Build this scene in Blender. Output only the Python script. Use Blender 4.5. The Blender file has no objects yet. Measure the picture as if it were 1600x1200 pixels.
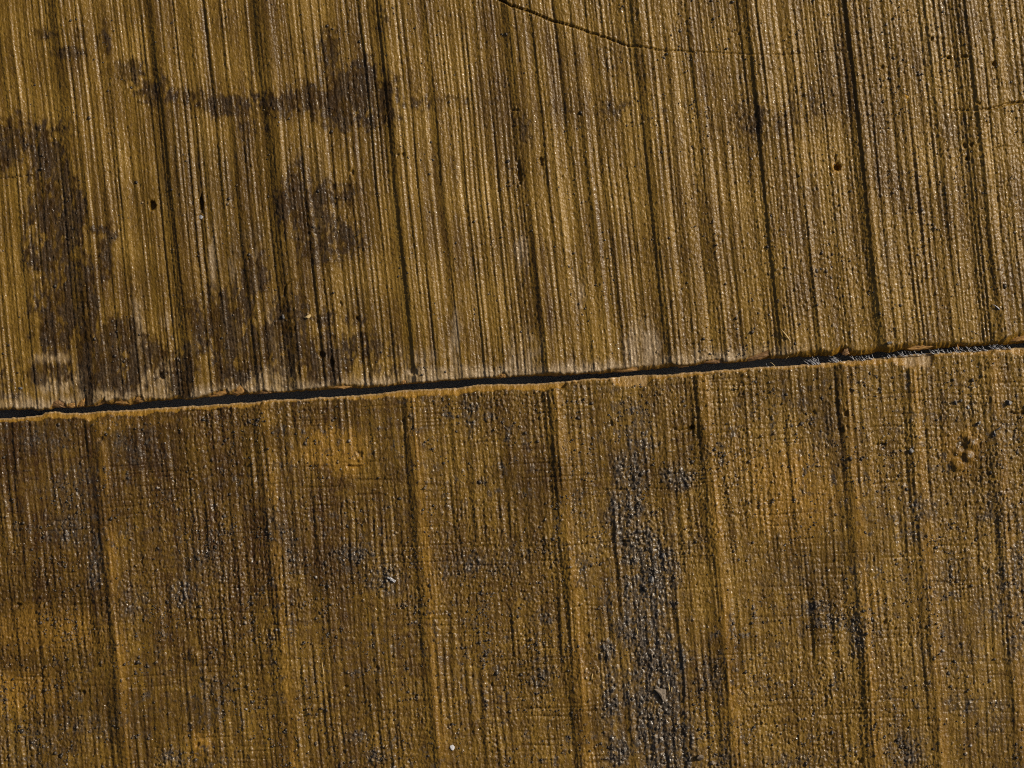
import bpy, bmesh, math, random
import numpy as np
from mathutils import Vector

# ------------------------------------------------------------------ camera, light, exposure
S = 0.0003125                 # metres per unit; the boards are laid out in units of 1/3.2 mm
SC = bpy.context.scene
COL = SC.collection

def W(x, y, z=0.0):           # plan position (x right, y towards the viewer) -> world metres
    return Vector(((x - 800.0) * S, (600.0 - y) * S, z * S))

cam_data = bpy.data.cameras.new("camera")
cam_data.sensor_width = 36.0
cam_data.lens = 72.0
cam_data.clip_start = 0.01
cam_data.clip_end = 100.0
cam = bpy.data.objects.new("camera", cam_data)
cam.location = (0, 0, 1.0)
COL.objects.link(cam)
SC.camera = cam

SUN_EL = math.radians(31.0)
SUN_AZ = math.radians(28.0)   # measured from +X towards +Y
world = bpy.data.worlds.new("World")
SC.world = world
world.use_nodes = True
wn = world.node_tree.nodes
wl = world.node_tree.links
wn.clear()
sky = wn.new("ShaderNodeTexSky")
sky.sky_type = 'NISHITA'
sky.sun_disc = False
sky.air_density = 1.0
sky.dust_density = 8.0
sky.ozone_density = 0.4
sky.sun_elevation = SUN_EL
sky.sun_rotation = math.pi / 2 - SUN_AZ
bg = wn.new("ShaderNodeBackground")
bg.inputs["Strength"].default_value = 0.05
wo = wn.new("ShaderNodeOutputWorld")
wl.new(sky.outputs[0], bg.inputs[0])
wl.new(bg.outputs[0], wo.inputs[0])

sun_data = bpy.data.lights.new("sun", 'SUN')
sun_data.energy = 3.9
sun_data.angle = math.radians(4.0)   # thin high haze softens the edges of the shade
sun_data.color = (1.0, 0.91, 0.76)
sun = bpy.data.objects.new("sun", sun_data)
to_sun = Vector((math.cos(SUN_AZ) * math.cos(SUN_EL), math.sin(SUN_AZ) * math.cos(SUN_EL), math.sin(SUN_EL)))
sun.rotation_euler = to_sun.to_track_quat('Z', 'Y').to_euler()
sun.location = to_sun * 3
COL.objects.link(sun)

SC.view_settings.view_transform = 'Standard'
SC.view_settings.look = 'None'
SC.view_settings.gamma = 1.0
SC.view_settings.exposure = -0.08
SC.view_settings.use_curve_mapping = False
SC.cycles.use_denoising = False     # the wood is all fine grain: a denoiser would wipe it away
SC.cycles.filter_width = 1.1

# ------------------------------------------------------------------ noise in numpy
F = np.float32
_rng = np.random.default_rng(7)
_TAB = _rng.random((512, 512), dtype=F)
_ANG = (_rng.random((512, 512), dtype=F) * F(2 * math.pi))
_GX, _GY = np.cos(_ANG), np.sin(_ANG)

def _cell(x, y, seed):
    xf, yf = np.floor(x), np.floor(y)
    ix = (xf.astype(np.int32) + seed * 131) & 511
    iy = (yf.astype(np.int32) + seed * 71) & 511
    return ix, iy, (ix + 1) & 511, (iy + 1) & 511, (x - xf).astype(F), (y - yf).astype(F)

def vn(x, y, seed):           # value noise 0..1
    ix, iy, jx, jy, a, b = _cell(x, y, seed)
    a = a * a * (3 - 2 * a); b = b * b * (3 - 2 * b)
    t0 = _TAB[ix, iy]; t1 = _TAB[jx, iy]; t2 = _TAB[ix, jy]; t3 = _TAB[jx, jy]
    t0 = t0 + (t1 - t0) * a
    t2 = t2 + (t3 - t2) * a
    return t0 + (t2 - t0) * b

def gn(x, y, seed):           # gradient noise about -1..1
    ix, iy, jx, jy, a, b = _cell(x, y, seed)
    u = a * a * a * (a * (a * 6 - 15) + 10); v = b * b * b * (b * (b * 6 - 15) + 10)
    n0 = _GX[ix, iy] * a + _GY[ix, iy] * b
    n1 = _GX[jx, iy] * (a - 1) + _GY[jx, iy] * b
    n2 = _GX[ix, jy] * a + _GY[ix, jy] * (b - 1)
    n3 = _GX[jx, jy] * (a - 1) + _GY[jx, jy] * (b - 1)
    n0 = n0 + (n1 - n0) * u
    n2 = n2 + (n3 - n2) * u
    return (n0 + (n2 - n0) * v) * F(1.5)

def fb(x, y, seed, octaves=3):
    r = np.zeros_like(x); w = 0.5; t = 0.0
    for k in range(octaves):
        r += F(w) * gn(x * F(2 ** k) + F(k * 17.3), y * F(2 ** k) - F(k * 9.1), seed + k)
        t += w; w *= 0.5
    return r / F(t)

def ss(e0, e1, x):
    t = np.clip((x - F(e0)) / F(e1 - e0), 0, 1)
    return t * t * (3 - 2 * t)

def blobs(x, y, items, seed, rough=0.55, fx=1 / 26.0, fy=1 / 70.0, lo=0.16, hi=0.80):
    """Soft union of ellipses (cx, cy, rx, ry, strength) with a ragged outline drawn out along the grain."""
    m = np.zeros_like(x)
    for cx, cy, rx, ry, st in items:
        d = ((x - F(cx)) / F(rx)) ** 2 + ((y - F(cy)) / F(ry)) ** 2
        m = np.maximum(m, F(st) * np.exp(-d * F(0.9)))
    n = fb(x * F(fx), y * F(fy), seed, 3) * F(0.55) + fb(x / F(6), y / F(13), seed + 5, 2) * F(0.5)
    return ss(lo, hi, m * (1 + F(rough) * n) + F(rough * 0.22) * n * (m > 0.02))

def polyline_dist(x, y, pts, reach):
    """Distance to a polyline and the running parameter 0..1, only where within reach."""
    d = np.full(x.shape, 1e6, F); s = np.zeros(x.shape, F)
    P = np.array(pts, float)
    n = len(P) - 1
    box = (x > P[:, 0].min() - reach) & (x < P[:, 0].max() + reach) & (y > P[:, 1].min() - reach) & (y < P[:, 1].max() + reach)
    idx = np.nonzero(box.ravel())[0]
    if len(idx) == 0:
        return d, s
    xs, ys = x.ravel()[idx], y.ravel()[idx]
    dd = np.full(xs.shape, 1e6, F); sp = np.zeros_like(xs)
    for k in range(n):
        a, b = P[k], P[k + 1]
        v = b - a
        t = np.clip(((xs - a[0]) * v[0] + (ys - a[1]) * v[1]) / (v @ v), 0, 1)
        e = np.hypot(xs - (a[0] + v[0] * t), ys - (a[1] + v[1] * t))
        m = e < dd
        dd = np.where(m, e, dd); sp = np.where(m, (k + t) / n, sp)
    d.ravel()[idx] = dd; s.ravel()[idx] = sp
    return d, s

# ------------------------------------------------------------------ the joint between the boards
UP_EDGE = [(-900, 702), (0, 641), (50, 640), (60, 642), (78, 639), (90, 637), (118, 637), (137, 636), (165, 631), (185, 633), (200, 634), (215, 631),
           (225, 628), (245, 626), (265, 625), (283, 622.5), (290, 625), (320, 621), (340, 619), (355, 617), (375, 617), (385, 615.6), (400, 616),
           (430, 614), (450, 613), (475, 610.6), (500, 610), (525, 608), (550, 607), (575, 606.5), (590, 604), (600, 604), (630, 601), (660, 599),
           (685, 596), (720, 594), (760, 591), (780, 591), (800, 589.5), (825, 588), (850, 588), (875, 587), (900, 586), (910, 584), (940, 584),
           (960, 582), (1000, 579), (1025, 577), (1050, 573), (1080, 572.5), (1100, 567.5), (1130, 568), (1150, 567), (1175, 564), (1200, 560.5),
           (1225, 560), (1250, 557), (1265, 559), (1280, 555), (1300, 557), (1315, 551), (1330, 556), (1345, 556), (1360, 553), (1370, 549),
           (1390, 551), (1400, 549), (1410, 547), (1425, 548.5), (1445, 546), (1460, 545), (1480, 544), (1500, 541), (1515, 542), (1535, 540),
           (1555, 539), (1575, 538.5), (1590, 537), (1600, 536), (2500, 477)]
LO_EDGE = [(-900, 713), (0, 654), (25, 652.5), (55, 650), (65, 648.5), (70, 645), (85, 642.5), (105, 645.6), (140, 645), (150, 643), (200, 641),
           (220, 640), (240, 637.5), (275, 636), (300, 634), (330, 632.5), (360, 630.6), (400, 628), (420, 625), (450, 624), (475, 624), (485, 622.5),
           (500, 620.6), (520, 620), (545, 618), (575, 616), (600, 614), (625, 610), (637, 609), (645, 610), (660, 608), (700, 607), (730, 604),
           (745, 601), (775, 600), (800, 600.5), (825, 599.5), (850, 599), (880, 596), (900, 594), (915, 592), (950, 591), (965, 589), (980, 587.5),
           (1000, 586), (1050, 585), (1075, 582), (1100, 580.6), (1130, 577.5), (1150, 577), (1180, 574), (1200, 572.3), (1225, 571.5), (1250, 570),
           (1275, 568), (1300, 565.6), (1320, 564), (1350, 561), (1375, 559), (1400, 556.8), (1425, 554), (1450, 552.5), (1475, 551), (1500, 549),
           (1525, 547.5), (1550, 546), (1560, 544), (1600, 543), (2500, 486)]
# width of the broken bevel along each edge
UP_BEVEL = [(-900, 6), (0, 4), (60, 3), (78, 3), (84, 11), (92, 13), (101, 10), (104, 4), (106, 8), (117, 9), (119, 3), (122, 9), (132, 17), (134, 3), (148, 4),
            (163, 12), (165, 4), (172, 8), (186, 13), (192, 12), (200, 10), (212, 14), (222, 12), (225, 5), (235, 8), (243, 4), (262, 4), (282, 8), (285, 2), (310, 3), (325, 6), (340, 10), (354, 11),
            (358, 5), (362, 8), (376, 17), (383, 10), (386, 3), (400, 6), (415, 7), (424, 4), (428, 2), (455, 3), (480, 4), (512, 6), (530, 8), (548, 7), (575, 5), (598, 4),
            (604, 2), (625, 6), (634, 6), (637, 2), (655, 3), (700, 2), (770, 3), (778, 6), (785, 10), (791, 8), (794, 2), (828, 3), (850, 6), (872, 7),
            (880, 3), (892, 5), (900, 3), (935, 4), (952, 7), (985, 8), (1000, 8), (1030, 7), (1048, 8), (1056, 3), (1090, 4), (1112, 8), (1129, 8), (1131, 3),
            (1150, 4), (1175, 9), (1200, 15), (1204, 6), (1240, 7), (1268, 12), (1300, 9), (1322, 14), (1345, 8), (1366, 10), (1400, 10), (1440, 12), (1480, 9),
            (1520, 6), (1560, 6), (1580, 14), (1600, 18), (1640, 8), (2500, 6)]
LO_BEVEL = [(-900, 10), (0, 8), (40, 9), (70, 13), (110, 11), (150, 13), (185, 9), (210, 13), (250, 10), (300, 7), (330, 8), (380, 9), (420, 5), (470, 4), (520, 6),
            (560, 8), (600, 9), (640, 15), (680, 14), (720, 14), (760, 13), (800, 11), (860, 14), (880, 13), (886, 4), (955, 4), (962, 16), (985, 22), (1012, 23),
            (1020, 5), (1030, 9), (1070, 9), (1095, 7), (1120, 4), (1200, 6), (1260, 6), (1290, 10), (1350, 11), (1390, 13), (1425, 24), (1455, 27), (1461, 6),
            (1490, 4), (1503, 9), (1545, 8), (1556, 3), (1566, 12), (1600, 15), (1640, 8), (2500, 9)]

def lin(x, table):
    t = np.array(table)
    return np.interp(x, t[:, 0], t[:, 1]).astype(F)

def up_edge(x):
    o = np.zeros_like(x)
    return lin(x, UP_EDGE) + F(1.1) * gn(x / F(5.0), o + F(3.3), 61) + F(0.8) * gn(x / F(13.0), o + F(8.3), 62)

def lo_edge(x):
    o = np.zeros_like(x)
    return lin(x, LO_EDGE) + F(0.9) * gn(x / F(4.5), o + F(3.3), 63) + F(0.8) * gn(x / F(15.0), o + F(8.3), 64)

def steps(u, items):
    """Saw ridges: steep on the left, long slope on the right. (position, height, rise, run)"""
    h = np.zeros_like(u)
    for p, a, r, run in items:
        d = u - F(p)
        m = (d > -8 * r) & (d < run * 5)
        dm = d[m]
        h[m] += F(a) / (1 + np.exp(-dm / F(r))) * np.exp(-np.maximum(dm, 0) / F(run))
    return h

# ------------------------------------------------------------------ upper board: relief and wear
UP_STEPS = [(30, 3.0, 1.6, 22), (113, 6.0, 3.2, 42), (152, 2.2, 1.3, 16), (186, 2.0, 1.2, 14), (262, 5.5, 2.6, 40), (322, 3.4, 1.4, 24), (352, 2.0, 1.2, 14), (378, 2.6, 1.3, 18),
            (432, 7.0, 4.0, 34), (478, 3.6, 1.4, 20), (500, 2.4, 1.2, 16), (540, 2.0, 1.1, 14), (617, 6.2, 2.6, 40), (656, 3.4, 1.5, 22), (692, 4.0, 1.6, 26), (745, 1.8, 1.1, 14),
            (818, 6.2, 3.8, 36), (857, 3.4, 1.3, 22), (898, 4.6, 1.6, 30), (950, 1.8, 1.1, 14), (1012, 5.8, 3.0, 38), (1057, 3.4, 1.4, 24), (1098, 3.0, 1.4, 20), (1140, 2.0, 1.1, 16),
            (1188, 5.8, 2.6, 38), (1212, 3.4, 1.3, 20), (1250, 3.0, 1.3, 22), (1300, 2.2, 1.1, 16), (1346, 6.2, 2.4, 36), (1381, 3.4, 1.4, 20), (1413, 4.2, 1.8, 24), (1470, 3.0, 1.4, 20),
            (1526, 6.0, 3.6, 40), (1575, 3.0, 1.4, 20), (-60, 5, 2.6, 36), (-140, 3, 1.5, 24), (-230, 5, 2.5, 40), (1690, 5, 2.5, 40), (1780, 3, 1.5, 24), (1870, 5, 2.5, 40)]
UP_STAIN = [(205, 112, 34, 16, .7), (235, 140, 26, 20, .85), (285, 152, 40, 14, .75), (345, 165, 45, 14, .85), (420, 165, 50, 18, .9), (490, 158, 45, 22, .95), (560, 142, 46, 40, 1.1),
            (520, 85, 20, 34, .75), (555, 185, 60, 18, .8), (75, 52, 28, 10, .55), (150, 55, 40, 9, .5), (110, 82, 40, 9, .6), (165, 62, 20, 22, .6), (95, 200, 26, 14, .6), (395, 190, 30, 60, .5),
            (22, 225, 28, 36, .85), (62, 245, 30, 45, .85), (95, 300, 24, 36, .95), (85, 345, 30, 50, 1.1), (75, 400, 34, 26, .9), (125, 360, 10, 60, .8), (100, 470, 40, 44, 1.05), (80, 520, 30, 28, .85),
            (150, 360, 22, 8, .7), (176, 368, 8, 20, .75), (166, 405, 11, 36, .75), (136, 520, 14, 90, 1.15), (185, 520, 34, 22, .95), (190, 560, 46, 40, 1.0), (240, 560, 22, 30, .8), (290, 575, 20, 46, 1.0),
            (85, 585, 34, 16, 1.0), (330, 510, 40, 40, .85), (365, 480, 40, 36, .9), (385, 545, 46, 40, 1.0), (395, 430, 22, 50, .8), (370, 585, 26, 14, .95),
            (470, 330, 34, 60, .85), (500, 370, 60, 40, .7), (530, 300, 60, 26, .55), (455, 530, 26, 60, 1.0), (500, 560, 40, 40, .85), (560, 545, 60, 30, .65), (520, 500, 60, 14, .6), (600, 580, 30, 20, .55),
            (12, 590, 20, 50, .5), (640, 160, 46, 20, .5), (720, 158, 60, 10, .42), (960, 170, 120, 26, .42), (1180, 190, 70, 46, .45), (1280, 160, 60, 40, .42), (815, 200, 20, 36, .5), (590, 20, 24, 30, .5),
            (820, 470, 24, 90, .35)]
UP_PALE = [(90, 600, 40, 20, .9), (80, 560, 30, 10, .85), (130, 585, 18, 40, .55), (215, 520, 12, 60, .8), (225, 590, 18, 30, .85), (258, 590, 16, 30, .95), (262, 500, 18, 14, .5), (180, 615, 80, 12, .9),
           (335, 395, 10, 60, .7), (362, 420, 8, 24, .5), (400, 410, 8, 30, .6), (380, 595, 20, 16, .9), (425, 590, 40, 22, .85), (425, 500, 14, 60, .45), (300, 610, 60, 8, .7), (500, 600, 50, 6, .6),
           (700, 582, 90, 12, .95), (712, 530, 10, 50, .8), (660, 560, 40, 20, .5), (815, 395, 12, 30, .65), (820, 560, 24, 50, .7), (905, 450, 10, 60, .5), (1003, 545, 26, 40, 1.1), (990, 575, 60, 7, .8),
           (920, 578, 50, 6, .8), (1090, 555, 50, 18, .5), (1070, 562, 60, 8, .7), (860, 582, 40, 5, .6), (20, 620, 30, 10, .6), (1130, 560, 40, 6, .5)]
CRACKS_UP = [([(776, -3), (800, 10), (830, 19), (860, 32), (895, 42), (925, 52), (955, 62), (980, 72), (1008, 75), (1035, 80), (1070, 80.5), (1100, 82), (1150, 84), (1200, 87), (1250, 85), (1300, 81), (1360, 77), (1400, 72), (1452, 62)], 1.6, 0.7, 8),
             ([(1488, 173), (1520, 173), (1545, 171), (1570, 163), (1604, 158)], 1.2, 1.9, 6), ([(-4, 279), (22, 277), (52, 274)], 0.9, 0.8, 4),
             ([(1553, 232), (1566, 229), (1582, 230)], 1.2, 0.8, 4),
             ([(444, 462), (446, 448), (452, 441), (463, 438)], 1.6, 1.2, 4), ([(800, 172), (812, 173)], 1.2, 1.0, 4)]
# hollows (x, y, rx, ry, depth)
PITS_UP = [(238, 321, 5.5, 8, 14), (315, 318, 3.4, 15, 12), (1308, 261, 5.5, 7, 16), (1305, 246, 2.2, 8, 5), (812, 274, 4.5, 15, 8), (810, 255, 4, 10, 4), (252, 587, 5, 6, 9), (503, 554, 6, 6, 7),
           (518, 567, 4, 10, 6), (845, 250, 4, 5, 6), (846, 258, 3, 3, 5), (550, 270, 3, 5, 5), (646, 580, 8, 7, 6), (1456, 60, 4, 4, 6), (1480, 90, 5, 3, 6), (1505, 89, 5, 3, 6), (1552, 100, 4, 5, 6),
           (1527, 162, 4, 3, 5), (1511, 248, 4, 4, 6), (1517, 227, 3, 4, 5), (1507, 228, 3, 4, 5), (1378, 105, 4, 4, 5), (622, 242, 2.5, 2.5, 4), (630, 242, 3, 4, 4), (533, 476, 3, 5, 4), (557, 497, 2.5, 3, 4)]

def upper_field(x, y, ye=None):
    if ye is None:
        ye = up_edge(x)
    yv = y - 300
    wob = F(5.0) * gn(x / F(900) + F(0.3), y / F(420), 11) + F(0.9) * gn(x / F(260), y / F(120), 12)
    u = x - F(0.096) * yv - F(0.000022) * yv * yv * np.sign(yv) * 0.5 - F(0.000006) * (x - 600) * yv + wob
    v = y
    along = F(0.70) + F(0.40) * vn(u / F(40), v / F(150), 13)
    us = u + F(1.1) * gn(x / F(10), y / F(40), 15) + F(0.7) * gn(x / F(4), y / F(8), 16)
    h = steps(us, [(p + (4 if a > 5 else 0), a * (1.65 if a > 5 else .75), (2.4 + r * 1.0) if a > 5 else r * 1.4, run * (.85 if a > 5 else 1.2)) for p, a, r, run in UP_STEPS]) * along
    left = ss(760, 120, x)                       # the left part is cut cleaner, the right part is furrier
    fur = F(0.40) + F(0.50) * ss(500, 1500, x + F(240) * gn(x / F(300), y / F(300), 14))
    # fine kerf lines running the length of the cut
    k1 = gn(u / F(9.5), v / F(900), 21)
    k2 = gn(u / F(4.8), v / F(600) + F(5), 22)
    k3 = gn(u / F(3.0), v / F(170), 23)
    k4 = gn(u / F(19.0), v / F(700), 24)
    wid = F(0.75) + F(0.5) * vn(u / F(30), v / F(160), 25)
    h = h + F(0.6) * k4 + (F(1.0) * k1 + F(1.35) * k2) * wid + F(0.85) * k3
    # furry grain on the flanks
    g1 = gn(x / F(2.5), y / F(3.4), 31)
    g2 = gn(x / F(4.0) + F(0.2) * g1, y / F(6.0), 32)
    gm = F(0.55) + F(0.9) * vn(u / F(14), v / F(46), 33)
    h += (F(0.80) * g1 + F(0.65) * g2 + F(0.5) * ss(0.25, 0.8, g2)) * (F(0.26) + F(0.66) * fur) * gm
    # short cross fibres on the furry side
    h += F(0.45) * fur * gm * ss(0.1, 0.9, gn(x / F(16), (y + F(0.06) * x) / F(2.6), 34))
    # board is slightly uneven as a whole
    h += F(2.0) * gn(x / F(300), y / F(240), 35)
    crumb = ss(0.52, 0.80, gn(x / F(5.5), y / F(5.5), 36) + F(0.25) * fur - F(0.10))
    h += F(1.2) * crumb * fur
    pit = ss(0.55, 0.85, gn(x / F(6.0) + F(40), y / F(7.0), 37))
    h -= F(1.0) * pit
    # stains and bleached wood
    stain = blobs(x, y, [(a, b, c * 1.3, d * 1.35, e) for a, b, c, d, e in UP_STAIN], 41, 1.3, lo=0.20, hi=0.74)
    drift = ss(0.30, 0.95, F(0.75) * np.exp(-((x - 380) / F(330)) ** 2 - ((y - 360) / F(330)) ** 2) * F(1.1) + F(0.55) * fb(x / F(80), y / F(110), 57, 3)) * F(0.5) * ss(0, 60, x + 30)
    stain = np.maximum(stain, drift)
    stain = np.clip(stain * (F(0.48) + F(0.72) * vn(u / F(5), v / F(90), 42) + F(0.25) * vn(x / F(8), y / F(9), 58)), 0, 1)
    dsm = ye - y
    pale = blobs(x, y, UP_PALE, 43, 1.3, 1 / 12.0, 1 / 40.0) * (F(0.35) + F(0.6) * vn(u / F(5), v / F(60), 59))
    rim = ss(26, 4, dsm + F(9) * gn(x / F(11), y / F(60), 44)) * (F(0.5) + F(0.6) * vn(x / F(45), y / F(300), 45)) * ss(1320, 1120, x)
    pale = np.maximum(pale, rim)
    h += (F(0.6) * gn(x / F(8), y / F(9), 46) + F(0.5) * g1) * stain
    grime = ss(0.30, 0.72, fb(x / F(60), y / F(150), 47, 3) + F(0.25) * fur - F(0.1)) * F(0.22) * fur
    grime = np.maximum(grime, ss(0.15, 0.6, stain * vn(x / F(9), y / F(16), 48)) * F(0.25))
    grime = np.maximum(grime, crumb * F(0.45) * fur)
    fresh_or_lit = np.zeros_like(x)
    for px, py, rx, ry, dep in PITS_UP:
        rx, ry, dep = rx * .85, ry * .85, dep * .75
        d = np.sqrt(((x - px - F(0.05) * (y - py)) / F(rx)) ** 2 + ((y - py) / F(ry)) ** 2) + F(0.30) * g2 + F(0.2) * g1
        h -= F(dep) * ss(1.25, 0.55, d)
    d = np.hypot(x - 1306, y - 262); fresh_or_lit = np.maximum(fresh_or_lit, F(0.9) * ss(13, 6, d + F(2) * g2))
    for pts, w0, w1, dep in CRACKS_UP:
        d, s = polyline_dist(x, y + F(1.1) * gn(x / F(9), y / F(200), 49), pts, 12)
        w = F(w0) + (F(w1) - F(w0)) * s
        h -= F(dep) * np.clip(w / F(max(w0, w1)) * F(1.25) - F(0.25), 0.40, 1) ** 2 * ss(1.0, 0.35, d / np.maximum(w * F(1.15), 0.95))
    # broken bevel down to the joint
    bw = lin(x, UP_BEVEL) + F(1.2) * gn(x / F(6), y * 0 + F(2), 51)
    bw = np.maximum(bw, 1.6)
    t = np.clip(1 - dsm / bw, 0, 1)
    h = h * (1 - F(0.75) * t) - (F(0.75) * bw + F(2.5)) * t ** F(1.35) * (1 + F(0.25) * gn(x / F(4), y / F(9), 52)) + F(0.9) * t * gn(x / F(3), y / F(7), 53)
    on = ss(0.02, 0.22, t)
    fresh_or_lit = np.maximum(fresh_or_lit, on * F(0.9)); stain = stain * (1 - F(0.9) * on); pale = pale * (1 - F(0.8) * on); grime = grime * (1 - on)
    tone = F(0.52) + F(0.30) * fb(u / F(60), v / F(340), 54, 3) + F(0.22) * gn(u / F(7), v / F(210), 55) + F(0.18) * gn(x / F(90), y / F(70), 56)
    return h, dict(stain=stain, grime=grime, pale=pale, fresh_or_lit=fresh_or_lit, tone=np.clip(tone, 0, 1), rough=np.clip(fur * 0.6, 0, 1))

# ------------------------------------------------------------------ lower board: relief and wear
LO_STEPS = [(40, 2.2, 2.0, 20), (165, 6.0, 3.4, 48), (225, 1.6, 1.5, 16), (300, 2.4, 2.0, 26), (424, 6.0, 3.6, 46), (500, 2.2, 1.8, 18), (575, 2.2, 1.6, 18), (657, 6.4, 3.2, 46), (740, 2.0, 1.6, 18),
            (800, 2.0, 1.6, 18), (884, 7.0, 2.4, 44), (912, 2.5, 1.6, 20), (960, 2.6, 1.8, 22), (1050, 2.2, 1.8, 20), (1117, 7.0, 2.2, 44), (1150, 2.0, 1.5, 18), (1230, 2.0, 1.6, 20), (1339, 6.8, 2.6, 46), (1366, 2.2, 1.6, 20),
            (1444, 4.6, 2.2, 30), (1500, 2.0, 1.6, 20), (1570, 4.5, 3, 34), (-60, 5, 3, 40), (-290, 5, 3, 40), (1790, 6, 3, 40), (1700, 3, 2, 24)]
LO_GRIME = [(985, 640, 36, 22, .7), (1000, 690, 30, 50, .7), (985, 740, 26, 40, .8), (1060, 748, 24, 18, .95), (975, 800, 30, 40, .75), (1000, 850, 40, 40, .95), (1025, 900, 34, 50, 1.0), (910, 890, 14, 26, .8),
            (950, 950, 10, 16, .7), (1015, 930, 36, 40, 1.1), (1000, 985, 34, 36, 1.1), (1030, 1030, 40, 40, 1.05), (950, 1020, 14, 20, .8), (1020, 1080, 44, 46, 1.1), (955, 1090, 16, 70, .85), (1035, 1140, 42, 50, 1.15),
            (1045, 1190, 40, 30, 1.1), (965, 1170, 18, 40, .8), (1110, 1060, 24, 40, .7), (1125, 1180, 20, 20, .85), (900, 790, 20, 30, .4), (1085, 860, 40, 30, .4),
            (110, 830, 46, 30, .7), (150, 880, 16, 60, .7), (70, 690, 60, 30, .55), (120, 760, 60, 50, .5), (290, 925, 26, 30, .8), (200, 940, 40, 40, .55), (320, 880, 60, 40, .45), (220, 700, 60, 40, .5),
            (555, 865, 36, 16, .8), (600, 905, 40, 30, .7), (560, 1150, 24, 10, .8), (460, 870, 30, 50, .5), (430, 820, 20, 60, .6), (735, 650, 20, 40, .6), (740, 880, 60, 26, .6), (800, 870, 40, 30, .55), (590, 1180, 24, 14, .7),
            (850, 1060, 26, 24, .65), (850, 965, 24, 16, .6), (270, 1185, 24, 16, .8), (150, 1130, 90, 40, .45), (50, 1170, 60, 40, .5), (330, 1090, 60, 60, .4), (1440, 790, 30, 30, .85), (1430, 830, 26, 20, .7),
            (1300, 970, 36, 14, .95), (1275, 950, 30, 14, .8), (1340, 990, 24, 40, .8), (1420, 1170, 36, 30, .85), (1580, 900, 30, 60, .85), (1590, 1000, 20, 40, .85), (1500, 1100, 40, 22, .6), (1560, 800, 40, 60, .55),
            (1560, 960, 40, 30, .7), (1340, 900, 12, 60, .5), (1250, 900, 60, 40, .4), (1480, 900, 50, 40, .45), (1240, 1190, 60, 16, .6), (1500, 640, 60, 30, .4), (1570, 690, 30, 60, .5), (1290, 680, 40, 60, .4),
            (1480, 1010, 80, 60, .4), (1560, 1120, 50, 60, .4)]
LO_FRESH = [(520, 700, 60, 36, 1.), (540, 720, 34, 26, 1.), (60, 985, 100, 40, .9), (30, 1080, 80, 40, .8), (310, 1165, 24, 22, .9), (1235, 770, 80, 90, .8), (1120, 800, 14, 90, .55), (1505, 706, 34, 36, 1.1), (900, 720, 20, 50, .5),
            (905, 1000, 18, 100, .5), (1150, 720, 40, 80, .35), (680, 920, 26, 50, .45), (1350, 740, 60, 60, .35), (1150, 1100, 26, 80, .4), (210, 660, 80, 14, .5), (130, 1000, 60, 30, .4), (1360, 940, 30, 40, .45)]
PITS_LO = [(158, 686, 5, 5, 6), (562, 709, 4, 5, 6), (630, 657, 3, 3, 4), (973, 848, 5, 5, 6), (955, 661, 4, 4, 5), (1322, 646, 5, 4, 6), (1313, 673, 6, 5, 6), (1271, 646, 4, 4, 5), (1377, 696, 8, 4, 4), (1598, 640, 4, 6, 4),
           (309, 1164, 3, 3, 5), (1381, 972, 3, 4, 5), (590, 1044, 4, 4, 5), (767, 1069, 3, 3, 5), (28, 945, 5, 4, 5), (128, 1082, 7, 4, 5), (1505, 690, 10, 8, 5), (1343, 1190, 5, 5, 6), (541, 1072, 4, 3, 5)]
CRACKS_LO = [([(544, 728), (556, 729.5), (568, 727), (580, 721), (590, 722)], 2.2, 1.2, 5), ([(1050, 670), (1062, 674), (1074, 671), (1082, 668)], 2.0, 3.6, 7),
             ([(1578, 645), (1590, 647), (1606, 646)], 2.2, 3.0, 7), ([(640, 674), (643, 671), (645, 667)], 1.0, 1.2, 3),
             ([(880, 853), (930, 848), (1000, 846)], 0.7, 0.7, 2), ([(960, 765), (1040, 762)], 1.0, 0.7, 3), ([(1120, 1023), (1160, 1022), (1200, 1021)], 0.8, 0.7, 3)]

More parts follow.
